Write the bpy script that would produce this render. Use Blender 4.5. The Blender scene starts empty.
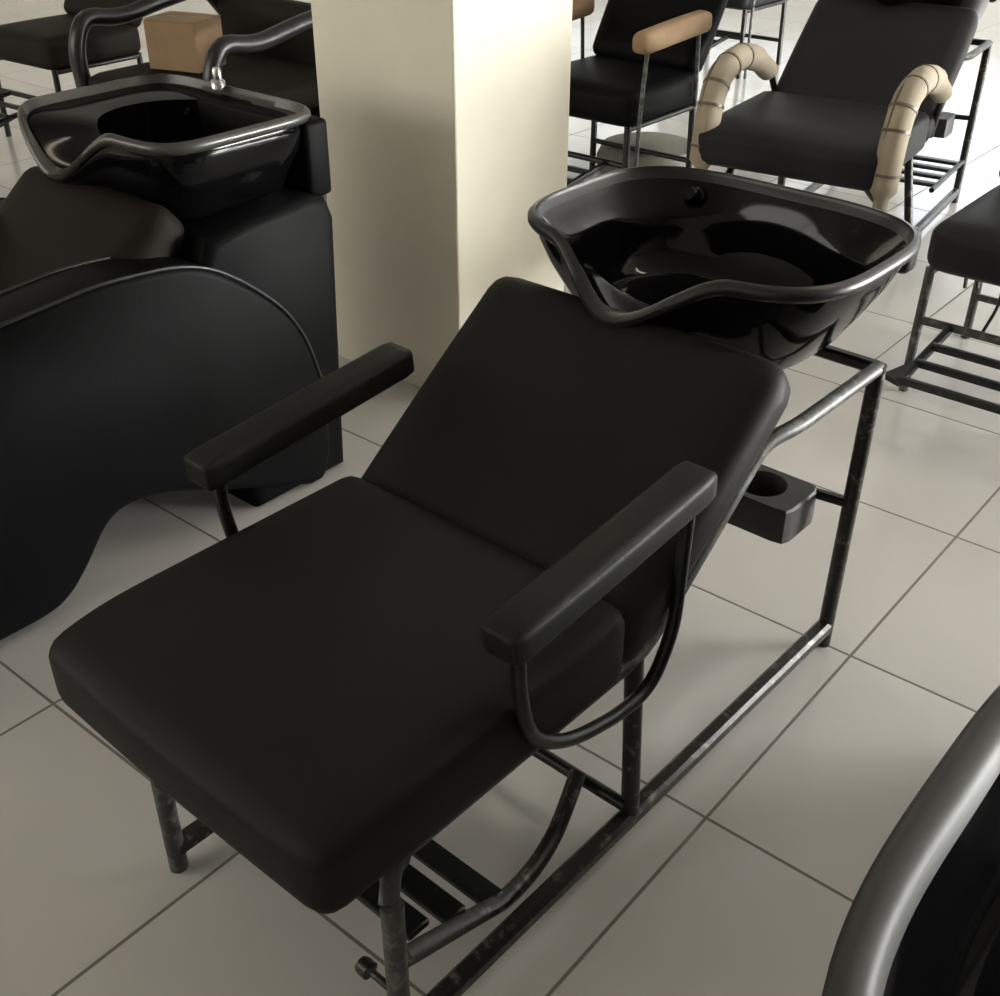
import bpy, bmesh, math, random
from mathutils import Vector, Matrix
random.seed(7)
SC = bpy.context.scene
COL = SC.collection

# ------------------------------------------------------------------ materials
def new_mat(name):
    m = bpy.data.materials.new(name); m.use_nodes = True
    nt = m.node_tree
    return m, nt, nt.nodes['Principled BSDF']

def simple(name, col, rough=.5, metal=0., spec=.5, coat=0., bump=0., scale=60., var=0., emit=None):
    m, nt, b = new_mat(name)
    b.inputs['Base Color'].default_value = (*col, 1)
    b.inputs['Roughness'].default_value = rough
    b.inputs['Metallic'].default_value = metal
    b.inputs['Specular IOR Level'].default_value = spec
    b.inputs['Coat Weight'].default_value = coat
    b.inputs['Coat Roughness'].default_value = .08
    if emit:
        b.inputs['Emission Color'].default_value = (*emit[0], 1)
        b.inputs['Emission Strength'].default_value = emit[1]
    tc = nt.nodes.new('ShaderNodeTexCoord')
    if bump:
        n = nt.nodes.new('ShaderNodeTexNoise'); n.inputs['Scale'].default_value = scale
        n.inputs['Detail'].default_value = 4
        bp = nt.nodes.new('ShaderNodeBump'); bp.inputs['Strength'].default_value = bump
        bp.inputs['Distance'].default_value = .004
        nt.links.new(tc.outputs['Object'], n.inputs['Vector'])
        nt.links.new(n.outputs['Fac'], bp.inputs['Height'])
        nt.links.new(bp.outputs['Normal'], b.inputs['Normal'])
    if var:
        n2 = nt.nodes.new('ShaderNodeTexNoise'); n2.inputs['Scale'].default_value = 6
        n2.inputs['Detail'].default_value = 5
        r = nt.nodes.new('ShaderNodeValToRGB')
        r.color_ramp.elements[0].position = .3; r.color_ramp.elements[1].position = .7
        r.color_ramp.elements[0].color = (*[c*(1-var) for c in col], 1)
        r.color_ramp.elements[1].color = (*[min(1, c*(1+var)) for c in col], 1)
        nt.links.new(tc.outputs['Object'], n2.inputs['Vector'])
        nt.links.new(n2.outputs['Fac'], r.inputs['Fac'])
        nt.links.new(r.outputs['Color'], b.inputs['Base Color'])
    return m

def worn_metal(name, dark, pale, thr=.56, rough=.38, metal=.35):
    """old black paint scuffed through to grey metal in patches"""
    m, nt, b = new_mat(name)
    tc = nt.nodes.new('ShaderNodeTexCoord')
    n = nt.nodes.new('ShaderNodeTexNoise'); n.inputs['Scale'].default_value = 38
    n.inputs['Detail'].default_value = 6; n.inputs['Roughness'].default_value = .65
    r = nt.nodes.new('ShaderNodeValToRGB')
    r.color_ramp.elements[0].position = thr - .04; r.color_ramp.elements[1].position = thr + .09
    r.color_ramp.elements[0].color = (*dark, 1); r.color_ramp.elements[1].color = (*pale, 1)
    nt.links.new(tc.outputs['Object'], n.inputs['Vector'])
    nt.links.new(n.outputs['Fac'], r.inputs['Fac'])
    nt.links.new(r.outputs['Color'], b.inputs['Base Color'])
    b.inputs['Roughness'].default_value = rough
    b.inputs['Metallic'].default_value = metal
    bp = nt.nodes.new('ShaderNodeBump'); bp.inputs['Strength'].default_value = .3; bp.inputs['Distance'].default_value = .002
    nt.links.new(n.outputs['Fac'], bp.inputs['Height']); nt.links.new(bp.outputs['Normal'], b.inputs['Normal'])
    return m

def tile_mat():
    m, nt, b = new_mat('glazed_floor_tiles')
    L = nt.links.new
    g = nt.nodes.new('ShaderNodeNewGeometry')
    sc = nt.nodes.new('ShaderNodeVectorMath'); sc.operation = 'SCALE'; sc.inputs['Scale'].default_value = 1/.6
    L(g.outputs['Position'], sc.inputs[0])
    fr = nt.nodes.new('ShaderNodeVectorMath'); fr.operation = 'FRACTION'; L(sc.outputs[0], fr.inputs[0])
    sep = nt.nodes.new('ShaderNodeSeparateXYZ'); L(fr.outputs[0], sep.inputs[0])
    def edge(out):
        s = nt.nodes.new('ShaderNodeMath'); s.operation = 'SUBTRACT'; L(out, s.inputs[0]); s.inputs[1].default_value = .5
        a = nt.nodes.new('ShaderNodeMath'); a.operation = 'ABSOLUTE'; L(s.outputs[0], a.inputs[0])
        return a.outputs[0]
    mx = nt.nodes.new('ShaderNodeMath'); mx.operation = 'MAXIMUM'; L(edge(sep.outputs['X']), mx.inputs[0]); L(edge(sep.outputs['Y']), mx.inputs[1])
    mr = nt.nodes.new('ShaderNodeMapRange'); mr.inputs['From Min'].default_value = .5-.0065; mr.inputs['From Max'].default_value = .5-.0045
    L(mx.outputs[0], mr.inputs['Value'])
    # a slightly different shade per tile plus soft clouding
    fl = nt.nodes.new('ShaderNodeVectorMath'); fl.operation = 'FLOOR'; L(sc.outputs[0], fl.inputs[0])
    wn = nt.nodes.new('ShaderNodeTexWhiteNoise'); wn.noise_dimensions = '2D'; L(fl.outputs[0], wn.inputs['Vector'])
    no = nt.nodes.new('ShaderNodeTexNoise'); no.inputs['Scale'].default_value = 2.2; no.inputs['Detail'].default_value = 3
    L(g.outputs['Position'], no.inputs['Vector'])
    ad = nt.nodes.new('ShaderNodeMath'); ad.operation = 'ADD'; L(wn.outputs['Value'], ad.inputs[0]); L(no.outputs['Fac'], ad.inputs[1])
    rp = nt.nodes.new('ShaderNodeMapRange'); rp.inputs['From Max'].default_value = 2; L(ad.outputs[0], rp.inputs['Value'])
    mixa = nt.nodes.new('ShaderNodeMix'); mixa.data_type = 'RGBA'
    mixa.inputs['A'].default_value = (.54, .525, .50, 1); mixa.inputs['B'].default_value = (.61, .595, .57, 1)
    L(rp.outputs[0], mixa.inputs['Factor'])
    mixb = nt.nodes.new('ShaderNodeMix'); mixb.data_type = 'RGBA'
    L(mr.outputs[0], mixb.inputs['Factor']); L(mixa.outputs['Result'], mixb.inputs['A']); mixb.inputs['B'].default_value = (.17, .155, .135, 1)
    L(mixb.outputs['Result'], b.inputs['Base Color'])
    rr = nt.nodes.new('ShaderNodeMapRange'); rr.inputs['To Min'].default_value = .16; rr.inputs['To Max'].default_value = .8
    L(mr.outputs[0], rr.inputs['Value']); L(rr.outputs[0], b.inputs['Roughness'])
    b.inputs['Specular IOR Level'].default_value = .5
    bp = nt.nodes.new('ShaderNodeBump'); bp.invert = True; bp.inputs['Strength'].default_value = .4; bp.inputs['Distance'].default_value = .003
    L(mr.outputs[0], bp.inputs['Height'])
    n3 = nt.nodes.new('ShaderNodeTexNoise'); n3.inputs['Scale'].default_value = 5; L(g.outputs['Position'], n3.inputs['Vector'])
    bp2 = nt.nodes.new('ShaderNodeBump'); bp2.inputs['Strength'].default_value = .12; bp2.inputs['Distance'].default_value = .01
    L(n3.outputs['Fac'], bp2.inputs['Height']); L(bp.outputs['Normal'], bp2.inputs['Normal'])
    L(bp2.outputs['Normal'], b.inputs['Normal'])
    return m

M = dict(
    leather=simple('black_brown_leatherette', (.0122, .0116, .0104), .55, spec=.11, bump=.10, scale=240, var=.10),
    leather2=simple('black_leatherette', (.0038, .0038, .0043), .5, spec=.06, bump=.08, scale=220, var=.08),
    brownleather=simple('dark_brown_leatherette', (.0135, .0105, .008), .65, spec=.12, bump=.1, scale=200, var=.1),
    grayleather=simple('dusty_charcoal_leatherette', (.015, .015, .0165), .5, spec=.14, bump=.1, scale=200, var=.15),
    armpad=simple('black_foam_armpad', (.011, .011, .010), .5, spec=.15, bump=.12, scale=180),
    gloss=simple('glossy_black_plastic', (.0032, .0032, .0038), .09, spec=.17),
    satin=simple('satin_black_plastic', (.009, .009, .010), .33, spec=.45),
    rim=simple('dusty_black_plastic_rim', (.012, .012, .0115), .36, spec=.4),
    rimdusty=simple('dusty_dull_plastic_rim', (.022, .0215, .019), .5, spec=.4),
    deck=simple('painted_sheen_plastic_deck', (.042, .042, .038), .32, spec=.5),  # grey stands in for a reflected sheen on the left basin's rim and corner
    cup=simple('matt_charcoal_plastic', (.03, .029, .027), .55),
    metal=worn_metal('scuffed_black_tube', (.020, .019, .016), (.15, .145, .125), .585),
    metalpale=worn_metal('scuffed_grey_tube', (.045, .046, .044), (.13, .14, .13), .55, .5, .15),
    metaldark=worn_metal('black_painted_tube', (.012, .013, .013), (.07, .07, .065), .64),
    chrome=simple('dull_chrome', (.5, .5, .5), .22, metal=1),
    card=simple('tan_cardboard', (.25, .165, .09), .8, var=.12, bump=.2, scale=40),
    cardpale=simple('pale_cardboard_wrap', (.29, .245, .18), .75, var=.15, bump=.25, scale=30),
    tape=simple('dark_packing_tape', (.10, .075, .05), .4),
    pink=simple('dusty_pink_foam', (.42, .30, .27), .9, var=.15),
    paint=simple('cream_wall_paint', (.77, .73, .61), .75, bump=.03, scale=30, var=.03),
    wall=simple('pale_wall_paint', (.50, .47, .40), .8, var=.03),
    ceiling=simple('grey_ceiling_paint', (.36, .35, .33), .9),
    plastic=simple('clear_wrinkled_film', (.45, .46, .50), .25, bump=.5, scale=25, spec=.6),
    olive=simple('dusty_olive_vinyl', (.16, .16, .125), .6, var=.2),
    winframe=simple('white_window_frame', (.6, .6, .6), .5),
)
M['tiles'] = tile_mat()

# ------------------------------------------------------------------ mesh helpers
def link(name, bm, mat, parent=None, smooth=True, angle=40, mat2=None):
    me = bpy.data.meshes.new(name)
    bmesh.ops.recalc_face_normals(bm, faces=bm.faces[:])
    if smooth:
        for f in bm.faces: f.smooth = True
        ca = math.radians(angle)
        for e in bm.edges:
            if len(e.link_faces) == 2 and e.calc_face_angle(0) > ca: e.smooth = False
    bm.to_mesh(me); bm.free()
    me.materials.append(mat)
    if mat2: me.materials.append(mat2)
    o = bpy.data.objects.new(name, me); COL.objects.link(o)
    if parent: o.parent = parent
    return o

def thing(name, label, cat, loc=(0, 0, 0), rotz=0., group=None):
    o = bpy.data.objects.new(name, None); COL.objects.link(o)
    o.empty_display_size = .1
    o.location = loc; o.rotation_euler = (0, 0, rotz)
    o['label'] = label; o['category'] = cat
    if group: o['group'] = group
    return o

def tag(o, label, cat, group=None):
    o['label'] = label; o['category'] = cat
    if group: o['group'] = group
    return o

def structure(o, label=None):
    o['kind'] = 'structure'
    if label: o['label'] = label
    return o

def add_box(bm, x0, x1, y0, y1, z0, z1, bev=0., seg=2, mat=None):
    r = bmesh.ops.create_cube(bm, size=1)
    vs = r['verts']
    mt = Matrix.Translation(((x0+x1)/2, (y0+y1)/2, (z0+z1)/2)) @ Matrix.Diagonal((x1-x0, y1-y0, z1-z0, 1))
    bmesh.ops.transform(bm, matrix=mt, verts=vs)
    if bev:
        es = list({e for v in vs for e in v.link_edges})
        rr = bmesh.ops.bevel(bm, geom=es, offset=bev, segments=seg, profile=.5, affect='EDGES')
        vs = list({v for f in rr['faces'] for v in f.verts} | {v for v in vs if v.is_valid})
    if mat is not None: bmesh.ops.transform(bm, matrix=mat, verts=[v for v in vs if v.is_valid])
    return vs

def fillet(pts, d, n=5):
    pts = [Vector(p) for p in pts]
    if d <= 0 or len(pts) < 3: return pts
    out = [pts[0]]
    for a, b, c in zip(pts, pts[1:], pts[2:]):
        la, lc = (a-b).length, (c-b).length
        k = min(d, la*.48, lc*.48)
        p, q = b+(a-b)*(k/la), b+(c-b)*(k/lc)
        for i in range(n+1):
            t = i/n
            out.append(p*(1-t)**2 + b*2*t*(1-t) + q*t*t)
    out.append(pts[-1])
    return out

def add_tube(bm, pts, r, fil=.05, seg=12, square=False, radii=None):
    P = fillet(pts, fil)
    n = len(P)
    T = []
    for i in range(n):
        t = (P[min(i+1, n-1)]-P[max(i-1, 0)])
        T.append(t.normalized())
    ref = Vector((0, 0, 1)) if abs(T[0].z) < .9 else Vector((0, 1, 0))
    u = T[0].cross(ref).normalized()
    rings = []
    for i in range(n):
        u = (u - T[i]*u.dot(T[i])).normalized()
        w = T[i].cross(u)
        rr = r if radii is None else radii(i/(n-1))
        ring = []
        for k in range(seg):
            a = 2*math.pi*k/seg
            ca, sa = math.cos(a), math.sin(a)
            if square:
                e = 5.
                s = (abs(ca)**e+abs(sa)**e)**(-1/e); ca *= s; sa *= s
            ring.append(bm.verts.new(P[i]+u*(rr*ca)+w*(rr*sa)))
        rings.append(ring)
    for a, b in zip(rings, rings[1:]):
        for k in range(seg):
            bm.faces.new((a[k], a[(k+1) % seg], b[(k+1) % seg], b[k]))
    bm.faces.new(list(reversed(rings[0]))); bm.faces.new(rings[-1])

def tube(name, pts, r, mat, parent, fil=.05, **kw):
    bm = bmesh.new(); add_tube(bm, pts, r, fil, **kw)
    return link(name, bm, mat, parent)

def cushion_bm(sx, sy, sz, r, puff=(0, 0, 0), n=14, sag=0., mat=None, boxy=None):
    """upholstered block centred on the origin: rounded edges of radius r, each pair of faces puffed out"""
    bm = bmesh.new()
    bmesh.ops.create_cube(bm, size=2)
    bmesh.ops.subdivide_edges(bm, edges=bm.edges[:], cuts=n, use_grid_fill=True)
    hx, hy, hz = sx/2, sy/2, sz/2
    def warp(t):  # more vertices close to the edges
        return math.sin(t*math.pi/2)*.55+t*.45
    for v in bm.verts:
        a, b, c = (warp(t) for t in v.co)
        p = Vector((a*hx, b*hy, c*hz))
        q = Vector((max(-hx+r, min(hx-r, p.x)), max(-hy+r, min(hy-r, p.y)), max(-hz+r, min(hz-r, p.z))))
        d = p-q
        if d.length > 1e-9: p = q+d.normalized()*r
        fx, fy, fz = 1-a*a, 1-b*b, 1-c*c
        p.x += math.copysign(puff[0]*fy*fz, a) if abs(a) > .02 else 0
        p.y += math.copysign(puff[1]*fx*fz, b) if abs(b) > .02 else 0
        if c > 0: p.z += (puff[2]*fx*fy)*c
        if sag and c > 0: p.z -= sag*math.exp(-(a*a+b*b)*3)*c
        v.co = p
    if mat is not None: bmesh.ops.transform(bm, matrix=mat, verts=bm.verts[:])
    return bm

def prism_bm(prof, x0, x1, bev=.02, seg=3):
    """profile of (y, z) points pushed out from x0 to x1, rims rounded"""
    bm = bmesh.new()
    a = [bm.verts.new((x0, y, z)) for y, z in prof]
    f = bm.faces.new(a)
    r = bmesh.ops.extrude_face_region(bm, geom=[f])
    vs = [g for g in r['geom'] if isinstance(g, bmesh.types.BMVert)]
    bmesh.ops.translate(bm, verts=vs, vec=(x1-x0, 0, 0))
    bmesh.ops.recalc_face_normals(bm, faces=bm.faces[:])
    if bev:
        es = [e for e in bm.edges if abs(e.verts[0].co.x-e.verts[1].co.x) < 1e-6]
        bmesh.ops.bevel(bm, geom=es, offset=bev, segments=seg, profile=.5, affect='EDGES', clamp_overlap=True)
    return bm

def smooth_curve(pts, n=6):
    """Catmull-Rom through closed list of 2-D points"""
    out = []; N = len(pts)
    for i in range(N):
        p0, p1, p2, p3 = (Vector(pts[(i+k-1) % N]) for k in range(4))
        for j in range(n):
            t = j/n
            out.append(.5*((2*p1)+(p2-p0)*t+(2*p0-5*p1+4*p2-p3)*t*t+(3*p1-p0-3*p2+p3)*t**3))
    return out

def lathe_bm(prof, seg=24, center=(0, 0)):
    bm = bmesh.new(); rings = []
    for r, z in prof:
        rings.append([bm.verts.new((center[0]+r*math.cos(2*math.pi*k/seg), center[1]+r*math.sin(2*math.pi*k/seg), z)) for k in range(seg)])
    for a, b in zip(rings, rings[1:]):
        for k in range(seg): bm.faces.new((a[k], a[(k+1) % seg], b[(k+1) % seg], b[k]))
    bm.faces.new(rings[0]); bm.faces.new(rings[-1])
    return bm

# ------------------------------------------------------------------ shampoo bowl
def basin_bm(a=.35, b=.28, z=.92, dip=.095, dipw=.215, ex=3.4, bottom=.70, pit_off=(0, .03), pit=(.235, .185), depth=.205,
             lip=.035, dip_c=0., rim=.018, wall=1., pex=2.5, shelf=1., deck=False):
    """salon wash bowl: squarish rolled rim, neck cut-out dipping at the front (-y), oval pit, tapering shell"""
    N = 144
    def outline(t, e=ex):
        c, s = math.cos(t), math.sin(t)
        k = (abs(c)**e+abs(s)**e)**(-1/e)
        return Vector((a*c*k, b*s*k))
    def dipf(x, y):
        if y > 0: return 0.
        u = 1-min(1., abs(x-dip_c)/dipw)
        u = u*u*(3-2*u)
        return u*min(1., -y/(b*.55))
    def oval(t):
        c, s = math.cos(t), math.sin(t)
        k = (abs(c)**pex+abs(s)**pex)**(-1/pex)
        return Vector((pit_off[0]+pit[0]*c*k, pit_off[1]+pit[1]*s*k))
    bm = bmesh.new(); rings = []
    def ring(fn):
        rings.append([bm.verts.new(fn(2*math.pi*k/N+math.pi/N)) for k in range(N)])
    def shell(scale, zz, fade, push=1., inset=0.):
        def f(t):
            p = outline(t); d = dipf(p.x, p.y)
            q = p*scale
            if inset: q = q - p.normalized()*(inset*(1+.9*d))
            q.y -= lip*d*push
            return Vector((q.x, q.y, zz-dip*d*fade))
        return f
    # underside and outer wall, bottom upward
    W = lambda q: 1-(1-q)*wall
    ring(shell(.30*W(.6), bottom, 0, 0)); ring(shell(W(.56), bottom+.002, 0, 0)); ring(shell(W(.63), bottom+.02, .1, .1))
    ring(shell(W(.74), bottom+.07, .3, .3)); ring(shell(W(.86), z-.09, .7, .7)); ring(shell(W(.93), z-.045, 1, .9)); ring(shell(.955, z-.026, 1))
    # rolled rim
    ring(shell(1, z-.026, 1, 1, .006)); ring(shell(1, z-.018, 1)); ring(shell(1, z-.008, 1)); ring(shell(1, z-.001, 1, 1, .006))
    ring(shell(1, z+.001, 1, 1, .014)); ring(shell(1, z-.001, 1, 1, rim*.75)); ring(shell(1, z-.009, 1, 1, rim)); ring(shell(1, z-.022, 1, 1, rim+.006))
    # inner slope down to the oval pit
    def mix(w, zz, fade, push):
        def f(t):
            p = outline(t); d = dipf(p.x, p.y)
            q = p - p.normalized()*(rim*(1+.9*d)+.010)
            q.y -= lip*d*push
            o = oval(t)
            r = q*(1-w)+o*w
            return Vector((r.x, r.y, zz-dip*d*fade))
        return f
    ring(mix(.3, z-.022-.023*shelf, .9, .8)); ring(mix(.65, z-.022-.044*shelf, .62, .5)); ring(mix(.9, z-.022-.060*shelf, .34, .2)); ring(mix(1., z-.022-.074*shelf, .2, 0))
    def pitring(s, zz, fade=0):
        def f(t):
            o = oval(t); c = Vector(pit_off); p = outline(t); d = dipf(p.x, p.y)
            r = c+(o-c)*s
            return Vector((r.x, r.y, zz-dip*d*fade))
        return f
    ring(pitring(.985, z-.112, .08)); ring(pitring(.95, z-min(.155, depth*.88))); ring(pitring(.88, z-depth*.93)); ring(pitring(.76, z-depth*.99)); ring(pitring(.45, z-depth)); ring(pitring(.12, z-depth-.004))
    for i, (p, q) in enumerate(zip(rings, rings[1:])):
        for k in range(N):
            fc = bm.faces.new((p[k], p[(k+1) % N], q[(k+1) % N], q[k]))
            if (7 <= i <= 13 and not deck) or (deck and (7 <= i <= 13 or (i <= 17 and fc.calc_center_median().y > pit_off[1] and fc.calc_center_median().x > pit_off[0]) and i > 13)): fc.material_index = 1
    bm.faces.new(rings[0]); bm.faces.new(rings[-1])
    return bm

def basin_fittings(ba, z, at_tap, pit_off, depth, b):
    # drain and tap hub moulded into the bowl
    link('drain', lathe_bm([(.004, z-depth+.004), (.030, z-depth+.004), (.033, z-depth), (.030, z-depth-.006)], 24, pit_off), M['chrome'], ba)
    bm = lathe_bm([(.004, .036), (.013, .036), (.016, .031), (.016, .010), (.021, .006), (.022, 0)], 20)
    bmesh.ops.transform(bm, matrix=Matrix.Translation(at_tap) @ Matrix.Rotation(math.radians(62), 4, 'X'), verts=bm.verts[:])
    link('tap_hub', bm, M['gloss'], ba)

# ------------------------------------------------------------------ shampoo chair
def reclining_wash_chair(label, loc, rotz, wrapped=False, leather='leather'):
    t = thing('shampoo_chair', label, 'chair', loc, rotz, 'tube-framed shampoo chairs')
    XL, XR = -.25, .300
    TR = .235 if wrapped else .283
    SLOPE = math.radians(37)
    BL = .05 if wrapped else 0.
    BS = math.radians(38) if wrapped else SLOPE
    lm = M[leather]
    # seat
    bm = cushion_bm(.640+.03*wrapped, .636, .150, .036, (.006, .010, .010), n=18, mat=Matrix.Translation((-.006-.015*wrapped, -.489, .486)))
    for v in bm.verts:      # soft bullnose along the front edge
        k = max(0., 1-(v.co.y+.815)/.17)
        if v.co.z > .486: v.co.z -= .036*k*k*(v.co.z-.486)/.085
    link('seat', bm, lm, t)
    # backrest
    d = Vector((0, math.cos(BS), math.sin(BS))); nrm = Vector((0, -math.sin(BS), math.cos(BS)))
    P0 = Vector((0, -.11, .425))
    c = P0 + d*(.231+BL/2) + nrm*(.016+.056) + Vector((-.006, 0, 0))
    mt = Matrix.Translation(c) @ Matrix.Rotation(BS, 4, 'X')
    link('backrest', cushion_bm(.644, .570+BL, .110, .046, (.006, .004, .005), mat=mt), lm, t)
    # frame
    for X in (XL, XR):
        S = X if X < 0 else TR
        LX = X if X < 0 else X+.016
        tube('side_tube', [(S+(LX-S)*.8, -.70, .365), (S, -.665, .406), (S, -.09, .406), (S, .235, .664), (X, .31, .668), (X, .625, .668)], .0145, M['metal'] if X == XL else M['metalpale'], t, .05)
        tube('rear_leg', [(X, .625, .675), (X, .61, 0)], .0165, M['metal'], t, 0)
        tube('front_leg', [(LX, -.70, .372), (LX, -.70, 0)], .0165, M['metalpale'], t, 0)
        tube('middle_post', [(S, -.115, .405), (X, -.115, .05)], .0165, M['metal'], t, 0)
        tube('floor_rail', [(X, -.70, .05), (X, .605, .05)], .0165, M['metal'], t, 0, square=True)
    tube('front_crossbar', [(XL, -.66, .405), (XR, -.66, .405)], .013, M['metal'], t, 0)
    tube('foot_crossbar', [(XL, -.13, .085), (XR, -.13, .085)], .0125, M['metaldark'], t, 0)
    tube('rear_crossbar', [(XL, .625, .668), (XR, .625, .668)], .0125, M['metaldark'], t, 0, square=True)
    tube('basin_bracket', [(XL, .26, .684), (XL, .26, .70), (XR-.10, .26, .70)], .012, M['metaldark'], t, 0, square=True)
    # cup holder on its little arm
    tube('cup_holder_arm', [(.20, .60, .365), (XR, .615, .365)], .010, M['metaldark'], t, 0, square=True)
    bm = bmesh.new()
    x0, x1, y0, y1, z0, z1 = .055, .235, .475, .615, .300, .378
    cx, cy, rr = .135, .545, .052
    N = 32
    def sq(k):
        a = 2*math.pi*k/N
        ca, sa = math.cos(a), math.sin(a); e = 9.
        s = (abs(ca)**e+abs(sa)**e)**(-1/e)
        return ((x0+x1)/2+(x1-x0)/2*ca*s, (y0+y1)/2+(y1-y0)/2*sa*s)
    def ci(k, r):
        a = 2*math.pi*k/N
        return (cx+r*math.cos(a), cy+r*math.sin(a))
    rings = [[(*sq(k), z0) for k in range(N)], [(*sq(k), z1-.005) for k in range(N)],
             [((sq(k)[0]-cx)*.965+cx, (sq(k)[1]-cy)*.965+cy, z1) for k in range(N)],
             [(*ci(k, rr), z1) for k in range(N)], [(*ci(k, rr-.004), z1-.006) for k in range(N)], [(*ci(k, rr-.008), z0+.012) for k in range(N)]]
    rv = [[bm.verts.new(p) for p in r] for r in rings]
    for p, q in zip(rv, rv[1:]):
        for k in range(N): bm.faces.new((p[k], p[(k+1) % N], q[(k+1) % N], q[k]))
    bm.faces.new(rv[0]); bm.faces.new(rv[-1])
    link('cup_holder', bm, M['cup'], t, angle=30)
    # footrest swung in under the seat
    s = [(.290, -.665, .200), (.264, -.48, .095), (.257, -.40, .054), (.244, -.306, .044), (.227, -.23, .056), (.205, -.148, .118)]
    fr = tube('footrest', [(.05-x, y, z) for x, y, z in s], .0155, M['metal'], t, .06)
    tube('footrest_rail', s, .0155, M['metal'], fr, .06)
    for yy, zz in ((-.60, .168), (-.52, .122), (-.43, .075)):
        bm = bmesh.new(); add_box(bm, -.205, .258, yy-.022, yy+.022, zz-.006, zz+.008, .003, 1)
        link('slat', bm, M['metaldark'], fr)
    # locking bolt with a round knob on the front leg
    bm = lathe_bm([(.004, -.012), (.012, -.012), (.014, -.006), (.014, .008), (.006, .012), (.006, .046)], 16)
    bmesh.ops.transform(bm, matrix=Matrix.Translation((XR-.040, -.708, .195)) @ Matrix.Rotation(math.radians(90), 4, 'Y'), verts=bm.verts[:])
    link('locking_knob', bm, M['metal'], t)
    # armrests
    if not wrapped:
        for X in (-.318, .325):
            A, B = Vector((0, -.49, .690)), Vector((0, -.045, .732))
            L = (B-A).length
            ar = cushion_bm(.068, L+.02, .054, .013, (.002, 0, .003), n=10,
                            mat=Matrix.Translation((X, (A.y+B.y)/2, (A.z+B.z)/2)) @ Matrix.Rotation(math.atan2(B.z-A.z, B.y-A.y), 4, 'X'))
            pad = link('armrest', ar, M['armpad'], t)
            Q = X+.085 if X < 0 else X
            tube('armrest_bracket', [(X, -.460, .685), (X, -.458, .60), (X, -.435, .48), (X, -.34, .408), (X, -.21, .374), (Q, -.125, .375), (Q, -.072, .46)]+([] if X < 0 else [(X, -.062, .705)]), .0115, M['metaldark'], pad, .07)
    else:
        for X in (-.335, .335):
            path = [(X, -.775, .30), (X, -.76, .46), (X, -.74, .60), (X, -.68, .705), (X, -.53, .742), (X, -.36, .715), (X, -.20, .635)]
            def rad(u): return .026 if u < .04 else (.047 if u < .93 else .040)
            pad = tube('armrest', path, .04, M['cardpale'], t, .12, seg=14, radii=rad)
            pad['label'] = 'curved armrest wrapped in pale cardboard and taped'
            P = fillet(path, .12)
            for frac in (.16, .33, .48, .62, .76):
                i = int(frac*(len(P)-1)); tg = (P[i+1]-P[i-1]).normalized()
                bm = bmesh.new(); add_tube(bm, [P[i]-tg*.005, P[i]+tg*.005], .0495, 0, seg=16)
                link('tape_band', bm, M['tape'], pad)
            sd = 1 if X > 0 else -1
            seam = [Vector(p)+Vector((-.022, -.030, .030)) for p in path[1:6]]
            tube('tape_seam', seam, .004, M['tape'], pad, .08, seg=6)
            tube('armrest_post', [(X, -.775, .31), (X, -.70, .05)], .013, M['metaldark'], pad, 0)
            tube('armrest_bracket', [(X, -.22, .64), (X, -.16, .62), (X*.9, -.10, .45)], .013, M['metaldark'], pad, .03)
    # wash bowl with the tap housing under its back rim
    z = .985 if wrapped else .918; po = (.0, .015)
    bm = basin_bm(a=.348, b=.272, z=z, pit_off=po, pit=(.282, .212), dip=.094, dipw=.205, dip_c=-.01, lip=.062, wall=.82)
    bmesh.ops.translate(bm, verts=bm.verts[:], vec=(-.015, .515, 0))
    ba = link('basin', bm, M['gloss'], t, angle=55, mat2=M['rim'])
    basin_fittings(ba, z, (-.205, .735, z-.052), (po[0]-.015, po[1]+.515), .205, .272)
    bm = bmesh.new(); add_box(bm, -.22, .265, .764, .815, .80, .89, .015, 3)
    link('tap_housing', bm, M['satin'], ba)
    if wrapped:
        for yy in (.20, .32, .44, .56):
            bm = bmesh.new(); add_box(bm, XL, XR, yy-.018, yy+.018, .175, .19, .003, 1)
            link('shelf_slat', bm, M['metaldark'], t)
        for X in (XL, XR):
            tube('shelf_rail', [(X, .12, .183), (X, .62, .183)], .011, M['metaldark'], t, 0)
    return t

main = reclining_wash_chair('black leatherette shampoo chair on a scuffed tube frame in the middle of the tiled floor', (-.385, 0, 0), -.03)
reclining_wash_chair('black reclined shampoo chair with curved cardboard-wrapped armrests, behind the front basin', (-1.25, 3.15, 0), .12, wrapped=True, leather='grayleather')

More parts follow.
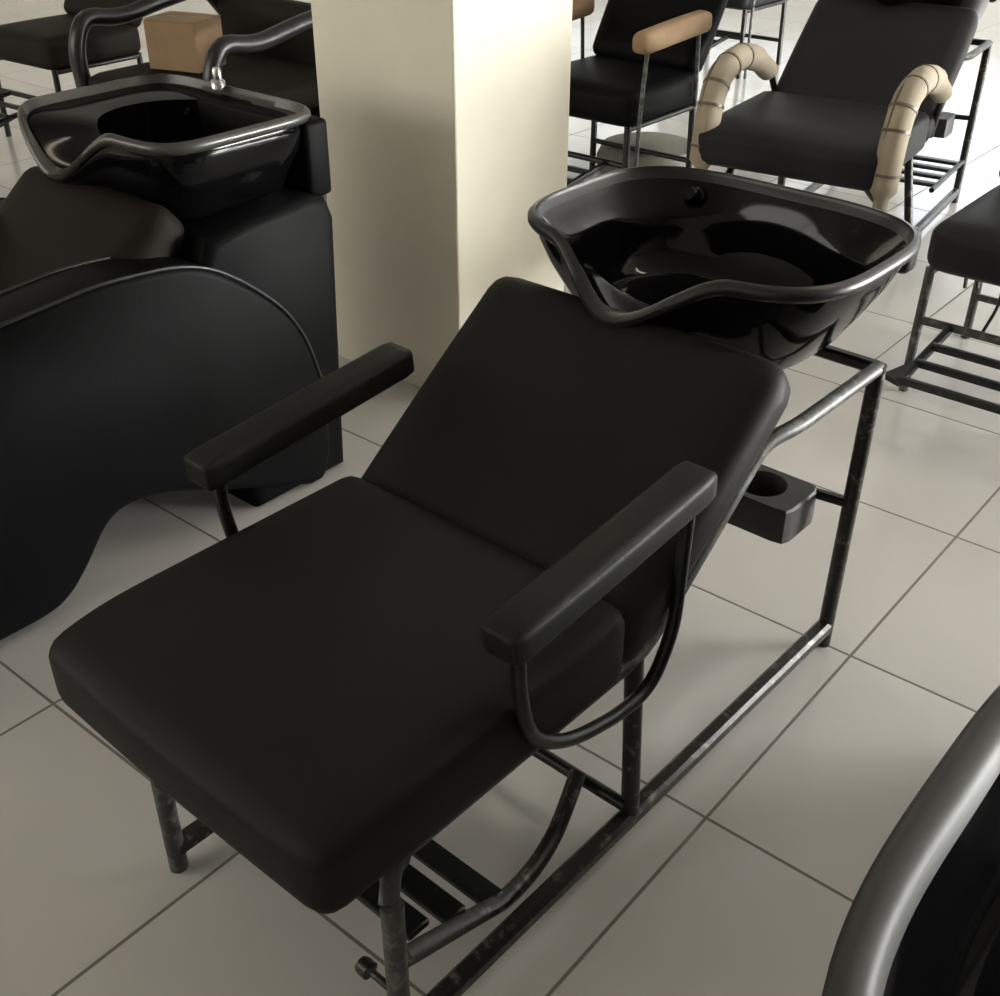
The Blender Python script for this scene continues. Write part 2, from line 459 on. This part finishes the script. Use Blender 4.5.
# ------------------------------------------------------------------ padded shampoo unit on the left
def padded_body(t, back=(0, 0)):
    prof = [(.37, 0), (.28, .02), (.16, .07), (.016, .13), (-.10, .18), (-.20, .20), (-.27, .18), (-.34, .10), (-.395, .05), (-.46, .028), (-.60, .026), (-.85, .026),
            (-.97, .05), (-1.0, .30), (-.98, .58), (-.88, .675), (-.65, .695), (-.407, .715), (-.177, .731), (0, .716), (.1, .685), (.2, .615), (.30, .52), (.36, .42), (.40, .28), (.41, .10)]
    pts = [(p.x, max(0., p.y)) for p in smooth_curve(prof, 4)]
    for s in (1, -1):
        x1 = .375*s; x0 = .225*s
        pan = link('side_panel', prism_bm(pts, x0, x1, .022, 4), M['leather2'], t, angle=50)
        top = [(p.x, p.y) for p in (Vector(q) for q in prof[14:24])]
        bm = bmesh.new(); add_tube(bm, [(x1-.006*s, y, z+.001) for y, z in prof[15:25]], .005, .06, seg=8)
        link('piping', bm, M['satin'], pan)
        bm = bmesh.new(); add_tube(bm, [(x0+.006*s, y, z+.001) for y, z in prof[15:25]], .005, .06, seg=8)
        link('piping', bm, M['satin'], pan)
    ped = [(.47, 0), (.485, .35), (.50, .70), (.48, .752), (.42, .768), (.25, .758), (.12, .742), (.05, .60), (.12, .30), (.16, 0)]
    link('pedestal', prism_bm(ped, -.36, .362, .03, 4), M['leather2'], t, angle=50)
    link('seat', cushion_bm(.44, .62, .14, .045, (.004, .006, .012), mat=Matrix.Translation((0, -.55, .43))), M['brownleather'], t)
    sl = math.radians(40)
    d = Vector((0, math.cos(sl), math.sin(sl))); n = Vector((0, -math.sin(sl), math.cos(sl)))
    c = Vector((0, -.26+back[0], .43+back[1])) + d*.26 + n*.03
    link('backrest', cushion_bm(.56, .50, .13, .05, (.006, .004, .012), mat=Matrix.Translation(c) @ Matrix.Rotation(sl, 4, 'X')), M['brownleather'], t)

def padded_unit():
    t = thing('shampoo_unit', 'bulky black upholstered shampoo chair with solid curved side panels, left of the cream column', 'chair', (-1.80, 0, 0), 0, 'padded shampoo units')
    padded_body(t)
    z = .95; po = (.06, .02)
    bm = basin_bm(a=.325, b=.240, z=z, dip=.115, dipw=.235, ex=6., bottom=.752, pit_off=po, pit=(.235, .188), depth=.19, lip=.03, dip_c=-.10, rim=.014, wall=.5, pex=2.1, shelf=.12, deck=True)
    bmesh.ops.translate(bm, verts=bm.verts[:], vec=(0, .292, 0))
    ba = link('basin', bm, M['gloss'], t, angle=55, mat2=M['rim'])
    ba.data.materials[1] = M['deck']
    basin_fittings(ba, z, (-.12, .47, z-.075), (po[0], po[1]+.292), .19, .262)
    bm = bmesh.new(); add_box(bm, -.30, .318, .46, .535, .74, .925, .012, 3)
    link('rear_housing', bm, M['leather2'], t)
    bm = lathe_bm([(.004, .995), (.009, .995), (.012, .988), (.012, .968), (.018, .962), (.020, .945)], 20, (-.055, .505))
    link('hose_tap', bm, M['chrome'], ba)
    return t
padded_unit()

# ------------------------------------------------------------------ shampoo basin at the lower right
def corner_unit():
    t = thing('shampoo_unit', 'shampoo chair whose glossy black basin rim fills the lower right corner', 'chair', (.860, -.288, 0), math.pi, 'padded shampoo units')
    padded_body(t, (-.22, -.05))  # unseen padded body, added and turned round to keep window light off the near floor
    z = .90; po = (0, .02)
    bm = basin_bm(a=.374, b=.46, z=z, pit_off=po, pit=(.285, .35), ex=3.0, bottom=.755, depth=.13, rim=.038)
    bmesh.ops.translate(bm, verts=bm.verts[:], vec=(0, .29, 0))
    ba = link('basin', bm, M['gloss'], t, angle=55, mat2=M['rim'])
    basin_fittings(ba, z, (-.13, .68, z-.055), (po[0], po[1]+.29), .13, .3)
    ba.data.materials[1] = M['rimdusty']
corner_unit()

# ------------------------------------------------------------------ plain recliners further back
def recliner(label, loc, rotz, seat='grayleather', arms=None, thick=.15, back=True, met='metaldark', tray=True, strap=False, w=.56):
    t = thing('reclining_chair', label, 'chair', loc, rotz, 'tube-legged reclining chairs')
    h = w/2
    link('seat', cushion_bm(w, .56, thick, .045, (.006, .008, .014), n=10, mat=Matrix.Translation((0, 0, .39+thick/2))), M[seat], t)
    for X in (-h+.02, h-.02):
        for Y in (-.25, .25):
            tube('leg', [(X, Y, .40), (X*1.02, Y*1.02, 0)], .0145, M[met], t, 0)
        tube('side_rail', [(X, -.25, .385), (X, .25, .385)], .012, M[met], t, 0)
    tube('front_crossbar', [(-h+.02, -.25, .235), (h-.02, -.25, .235)], .013, M[met], t, 0)
    tube('rear_crossbar', [(-h+.02, .25, .15), (h-.02, .25, .15)], .012, M[met], t, 0)
    if back:
        sl = math.radians(58)
        c = Vector((0, .25, .55)) + Vector((0, math.cos(sl), math.sin(sl)))*.27 + Vector((0, -math.sin(sl), math.cos(sl)))*.0
        link('backrest', cushion_bm(w-.01, .60, .12, .045, (.006, .004, .012), n=10, mat=Matrix.Translation(c) @ Matrix.Rotation(sl, 4, 'X')), M[seat], t)
    if tray:
        X0, X1 = -h+.115, h-.115
        fr = tube('footrest', [(X0, -.25, .235), (X0, -.60, .19)], .011, M['metaldark'], t, 0, seg=8, square=True)
        tube('side_bar', [(X1, -.25, .235), (X1, -.60, .19)], .011, M['metaldark'], fr, 0, seg=8, square=True)
        for X, s in ((X0, -1), (X1, 1)):
            bm = bmesh.new()
            vs = [bm.verts.new(p) for p in ((X, -.44, .212), (X+.055*s, -.585, .195), (X, -.60, .19), (X, -.44, .198), (X+.055*s, -.585, .181), (X, -.60, .176))]
            for q in ((0, 1, 2), (5, 4, 3)): bm.faces.new([vs[k] for k in q])
            for i in range(3):
                j = (i+1) % 3; bm.faces.new((vs[i], vs[j], vs[3+j], vs[3+i]))
            link('gusset', bm, M['metaldark'], fr, smooth=False)
        for k in range(3):
            yy = -.385-.105*k; zz = .235-.129*(-.25-yy)+.006
            bm = bmesh.new(); add_tube(bm, [(X0, yy, zz), (X1, yy, zz)], .011, 0, seg=8, square=True)
            link('slat', bm, M['metaldark'], fr)
    if strap:
        for X, l in ((-.17, .05), (-.135, .04)):
            tube('hanging_strap', [(X, -.2, .395), (X+.003, -.2, .395-l)], .006, M['metaldark'], t, 0, seg=6, square=True)
        tube('hanging_strap', [(-.06, -.2, .395), (-.062, -.2, .31), (-.085, -.21, .23)], .005, M['metaldark'], t, .03, seg=6)
    if arms in ('tan', 'black'):
        mt = M['card'] if arms == 'tan' else M['armpad']
        for X in (-h-.02, h+.02):
            pad = link('armrest', cushion_bm(.085, .50, .085 if arms == 'tan' else .06, .03, (.004, 0, .005), n=8,
                       mat=Matrix.Translation((X, -.02, .735)) @ Matrix.Rotation(math.radians(3), 4, 'X')), mt, t)
            if arms == 'tan': pad['label'] = 'armrest wrapped in tan cardboard'
            tube('armrest_post', [(X, -.20, .71), (X, -.23, .40), (X, -.235, 0)], .009, M['metalpale'], pad, .05)
            tube('armrest_post', [(X, .18, .71), (X, .20, .40)], .009, M['metalpale'], pad, 0)
    if arms == 'pale':
        for X in (-h-.03, h+.03):
            tube('armrest', [(X, -.28, .40), (X, -.27, .62), (X, -.17, .73), (X, .05, .74), (X, .24, .66), (X, .30, .52)], .04, M['cardpale'], t, .10)
    return t

recliner('dusty black chair seat on grey legs with a slatted footrest, at the right edge', (-.175, 2.15, 0), 0., strap=True, met='metalpale')
recliner('unseen black chair added just past the right edge to block window light, in line with the dusty charcoal seat', (.58, 2.2, 0), 0.)  # added out of view so its back shades the column from the right window
reclining_wash_chair('unseen plain black shampoo chair added past the right edge to block window light, behind the plain reclining chairs', (.75, 3.95, 0), .05)  # added out of view to cut window light on the far right floor
recliner('black chair with tan cardboard-wrapped armrests standing just right of the column', (-2.27, 2.88, 0), 0., arms='tan', seat='leather2')
recliner('dark brown chair in the far top left corner, left of the cardboard box', (-5.0, 1.95, 0), .05, seat='brownleather')
recliner('dark chair with pale cardboard-wrapped arms at the top edge, beyond the box', (-5.6, 4.2, 0), 0., seat='grayleather', arms='pale')
recliner('dark chair half hidden at the top, between the tan and the pale cardboard armrests', (-3.25, 5.55, 0), 0., seat='grayleather', arms='black')

# bulky armchair behind the left basin, a cardboard box on its seat
def armchair():
    t = thing('armchair', 'bulky dark armchair with curved black armrests behind the left basin', 'chair', (-3.66, 1.90, 0))
    link('base', cushion_bm(.96, .86, .36, .05, (.01, .01, 0), n=8, mat=Matrix.Translation((0, 0, .20))), M['leather2'], t)
    link('seat', cushion_bm(.86, .84, .14, .05, (.004, .006, .012), n=8, mat=Matrix.Translation((0, -.01, .445))), M['brownleather'], t)
    link('backrest', cushion_bm(.90, .14, .36, .05, (.006, .01, .01), n=8, mat=Matrix.Translation((0, .40, .56))), M['brownleather'], t)
    for X in (-.46, .46):
        tube('armrest', [(X, -.40, .36), (X, -.42, .60), (X, -.36, .735), (X, -.18, .70), (X, .05, .745), (X, .30, .78), (X, .40, .66)], .036, M['satin'], t, .09, seg=12)
armchair()
def carton():
    t = thing('cardboard_box', 'closed tan cardboard box standing on the dark armchair behind the left basin', 'box', (-3.77, 1.80, .530), .30)
    bm = bmesh.new(); add_box(bm, -.13, .13, -.10, .10, 0, .20, .004, 1)
    bo = link('box_body', bm, M['card'], t, smooth=False)
    for s in (1, -1):
        bm = bmesh.new(); add_box(bm, -.13, .13, .002 if s > 0 else -.1, .1 if s > 0 else -.002, .2005, .2045)
        link('flap', bm, M['card'], t, smooth=False)
carton()

# olive pad lying on the floor behind the basin
bm = lathe_bm([(.004, .15), (.16, .147), (.22, .13), (.245, .08), (.24, .02), (.22, 0)], 32)
pad = link('floor_cushion', bm, M['olive'])
pad.location = (-2.33, 3.30, 0)
tag(pad, 'round dusty olive-grey cushion on the floor behind the rim of the front basin', 'cushion')

# ------------------------------------------------------------------ room
def room_box(name, x0, x1, y0, y1, z0, z1, mat):
    bm = bmesh.new(); add_box(bm, x0, x1, y0, y1, z0, z1)
    o = link(name, bm, mat, smooth=False); structure(o); return o

X0, X1, Y0, Y1, H = -10.5, 5.5, -4.5, 10.0, 3.2
room_box('floor', X0-.2, X1+.2, Y0-.2, Y1+.2, -.15, 0, M['tiles'])
room_box('ceiling', X0-.2, X1+.2, Y0-.2, Y1+.2, H, H+.15, M['ceiling'])
room_box('wall_left', X0-.2, X0, Y0, Y1, 0, H, M['wall'])
col_bm = bmesh.new(); add_box(col_bm, -1.965, -1.43, .935, 1.445, 0, H, .006, 2)
structure(link('column', col_bm, M['paint'], smooth=False), 'square cream painted column between the two shampoo chairs')

def pane_mat(s, c=(.92, .97, 1.)):
    m, nt, b = new_mat('bright_daylight_pane')
    b.inputs['Base Color'].default_value = (.05, .05, .05, 1); b.inputs['Roughness'].default_value = .1
    b.inputs['Emission Color'].default_value = (*c, 1); b.inputs['Emission Strength'].default_value = s
    return m
PANE_B = pane_mat(2.2, (.95, 1., .98))
PANE = pane_mat(4.0, (.84, .94, 1.04))
PANE_R = pane_mat(172.0, (1., 1., .97))
PANE_F = pane_mat(6.8, (1., .96, .86))

def wall_with_windows(name, axis, pos, lo, hi, wins, thick=.2, sill=.75, head=2.5, first=1, pane=None, panes=None):
    bm = bmesh.new()
    def bx(a0, a1, z0, z1):
        if axis == 'y': add_box(bm, a0, a1, pos, pos+thick, z0, z1)
        else: add_box(bm, pos, pos+thick, a0, a1, z0, z1)
    edges = [lo]+[e for w in wins for e in w]+[hi]
    for i, (a, b) in enumerate(zip(edges, edges[1:])):
        bx(a, b, 0, sill); bx(a, b, head, H)
        if i % 2 == 0: bx(a, b, sill, head)
    bmesh.ops.remove_doubles(bm, verts=bm.verts[:], dist=1e-4)
    structure(link(name, bm, M['wall'], smooth=False))
    def at(a, d, z): return (a, pos+d, z) if axis == 'y' else (pos+d, a, z)
    for i, (a, b) in enumerate(wins):
        fb = bmesh.new(); e = .06
        loops = []
        for d in (.04, .10):
            loops.append([fb.verts.new(at(*q)) for q in ((a, d, sill), (b, d, sill), (b, d, head), (a, d, head))])
            loops.append([fb.verts.new(at(*q)) for q in ((a+e, d, sill+e), (b-e, d, sill+e), (b-e, d, head-e), (a+e, d, head-e))])
        o0, i0, o1, i1 = loops
        for p, q in ((o0, i0), (o1, i1), (o0, o1), (i0, i1)):
            for j in range(4): fb.faces.new((p[j], p[(j+1) % 4], q[(j+1) % 4], q[j]))
        w = structure(link('window_%d' % (first+i), fb, M['winframe'], smooth=False))
        k = max(1, round((b-a)/1.0))
        for j in range(1, k):
            c = a+(b-a)*j/k; mb = bmesh.new()
            if axis == 'y': add_box(mb, c-.025, c+.025, pos+.04, pos+.10, sill+.06, head-.06)
            else: add_box(mb, pos+.04, pos+.10, c-.025, c+.025, sill+.06, head-.06)
            structure(link('mullion', mb, M['winframe'], w, smooth=False))
        pb = bmesh.new()
        if axis == 'y': add_box(pb, a+.02, b-.02, pos+.07, pos+.078, sill+.02, head-.02)
        else: add_box(pb, pos+.07, pos+.078, a+.02, b-.02, sill+.02, head-.02)
        structure(link('window_pane', pb, panes[i] if panes else pane, w, smooth=False))

wall_with_windows('wall_back', 'y', Y1, X0-.2, X1+.2, [(-8.6, -4.3), (-3.6, -1.0), (-.4, 2.2), (2.8, 5.2)], first=1, panes=[PANE_B, PANE, PANE, PANE])
wall_with_windows('wall_right', 'x', X1, Y0, Y1, [(4.8, 8.8)], first=5, pane=PANE_R, sill=.35, head=1.55)
wall_with_windows('wall_front', 'y', Y0-.2, X0-.2, X1+.2, [(-9.5, -2.6)], first=6, pane=PANE_F, sill=1.3, head=2.95)

# ------------------------------------------------------------------ light, camera, colour
w = bpy.data.worlds.new('World'); SC.world = w; w.use_nodes = True
w.node_tree.nodes['Background'].inputs['Color'].default_value = (.8, .85, .9, 1)
w.node_tree.nodes['Background'].inputs['Strength'].default_value = .3

def ceiling_lamp(x, y, watt, label):
    t = thing('ceiling_lamp', label, 'lamp', (x, y, H), 0, 'ceiling lamps')
    bm = bmesh.new(); add_box(bm, -.62, .62, -.06, .06, -.05, 0, .008, 2)
    link('lamp_housing', bm, M['winframe'], t, smooth=False)
    bm = bmesh.new(); add_tube(bm, [(-.58, 0, -.07), (.58, 0, -.07)], .016, 0)
    m, nt, b = new_mat('warm_lamp_tube')
    b.inputs['Emission Color'].default_value = (1, .86, .66, 1); b.inputs['Emission Strength'].default_value = watt
    link('lamp_tube', bm, m, t)
ceiling_lamp(-2.6, -1.3, 25, 'warm ceiling tube lamp above the left shampoo chair')
ceiling_lamp(.5, 1.9, 60, 'ceiling tube lamp above the floor right of the middle shampoo chair')
ceiling_lamp(-6.0, 1.5, 20, 'warm ceiling tube lamp far to the left')

f, yaw, pitch = 1158.3, -.695, .564
fw = Vector((math.sin(yaw)*math.cos(pitch), math.cos(yaw)*math.cos(pitch), -math.sin(pitch)))
rt = Vector((math.cos(yaw), -math.sin(yaw), 0)); up = rt.cross(fw)
cam = bpy.data.cameras.new('Camera'); co = bpy.data.objects.new('Camera', cam); COL.objects.link(co)
mt = Matrix((rt, up, -fw)).transposed().to_4x4(); mt.translation = Vector((.6636, -1.3902, 1.6434))
co.matrix_world = mt
cam.sensor_fit = 'HORIZONTAL'; cam.sensor_width = 36; cam.lens = f*36/1000
cam.clip_start = .02; cam.clip_end = 100
SC.camera = co
SC.view_settings.view_transform = 'Standard'; SC.view_settings.look = 'None'
SC.view_settings.gamma = 1; SC.view_settings.exposure = 0.; SC.view_settings.use_curve_mapping = False
SC.cycles.use_denoising = True
SC.cycles.max_bounces = 8; SC.cycles.diffuse_bounces = 5; SC.cycles.glossy_bounces = 4
SC.cycles.sample_clamp_indirect = 6
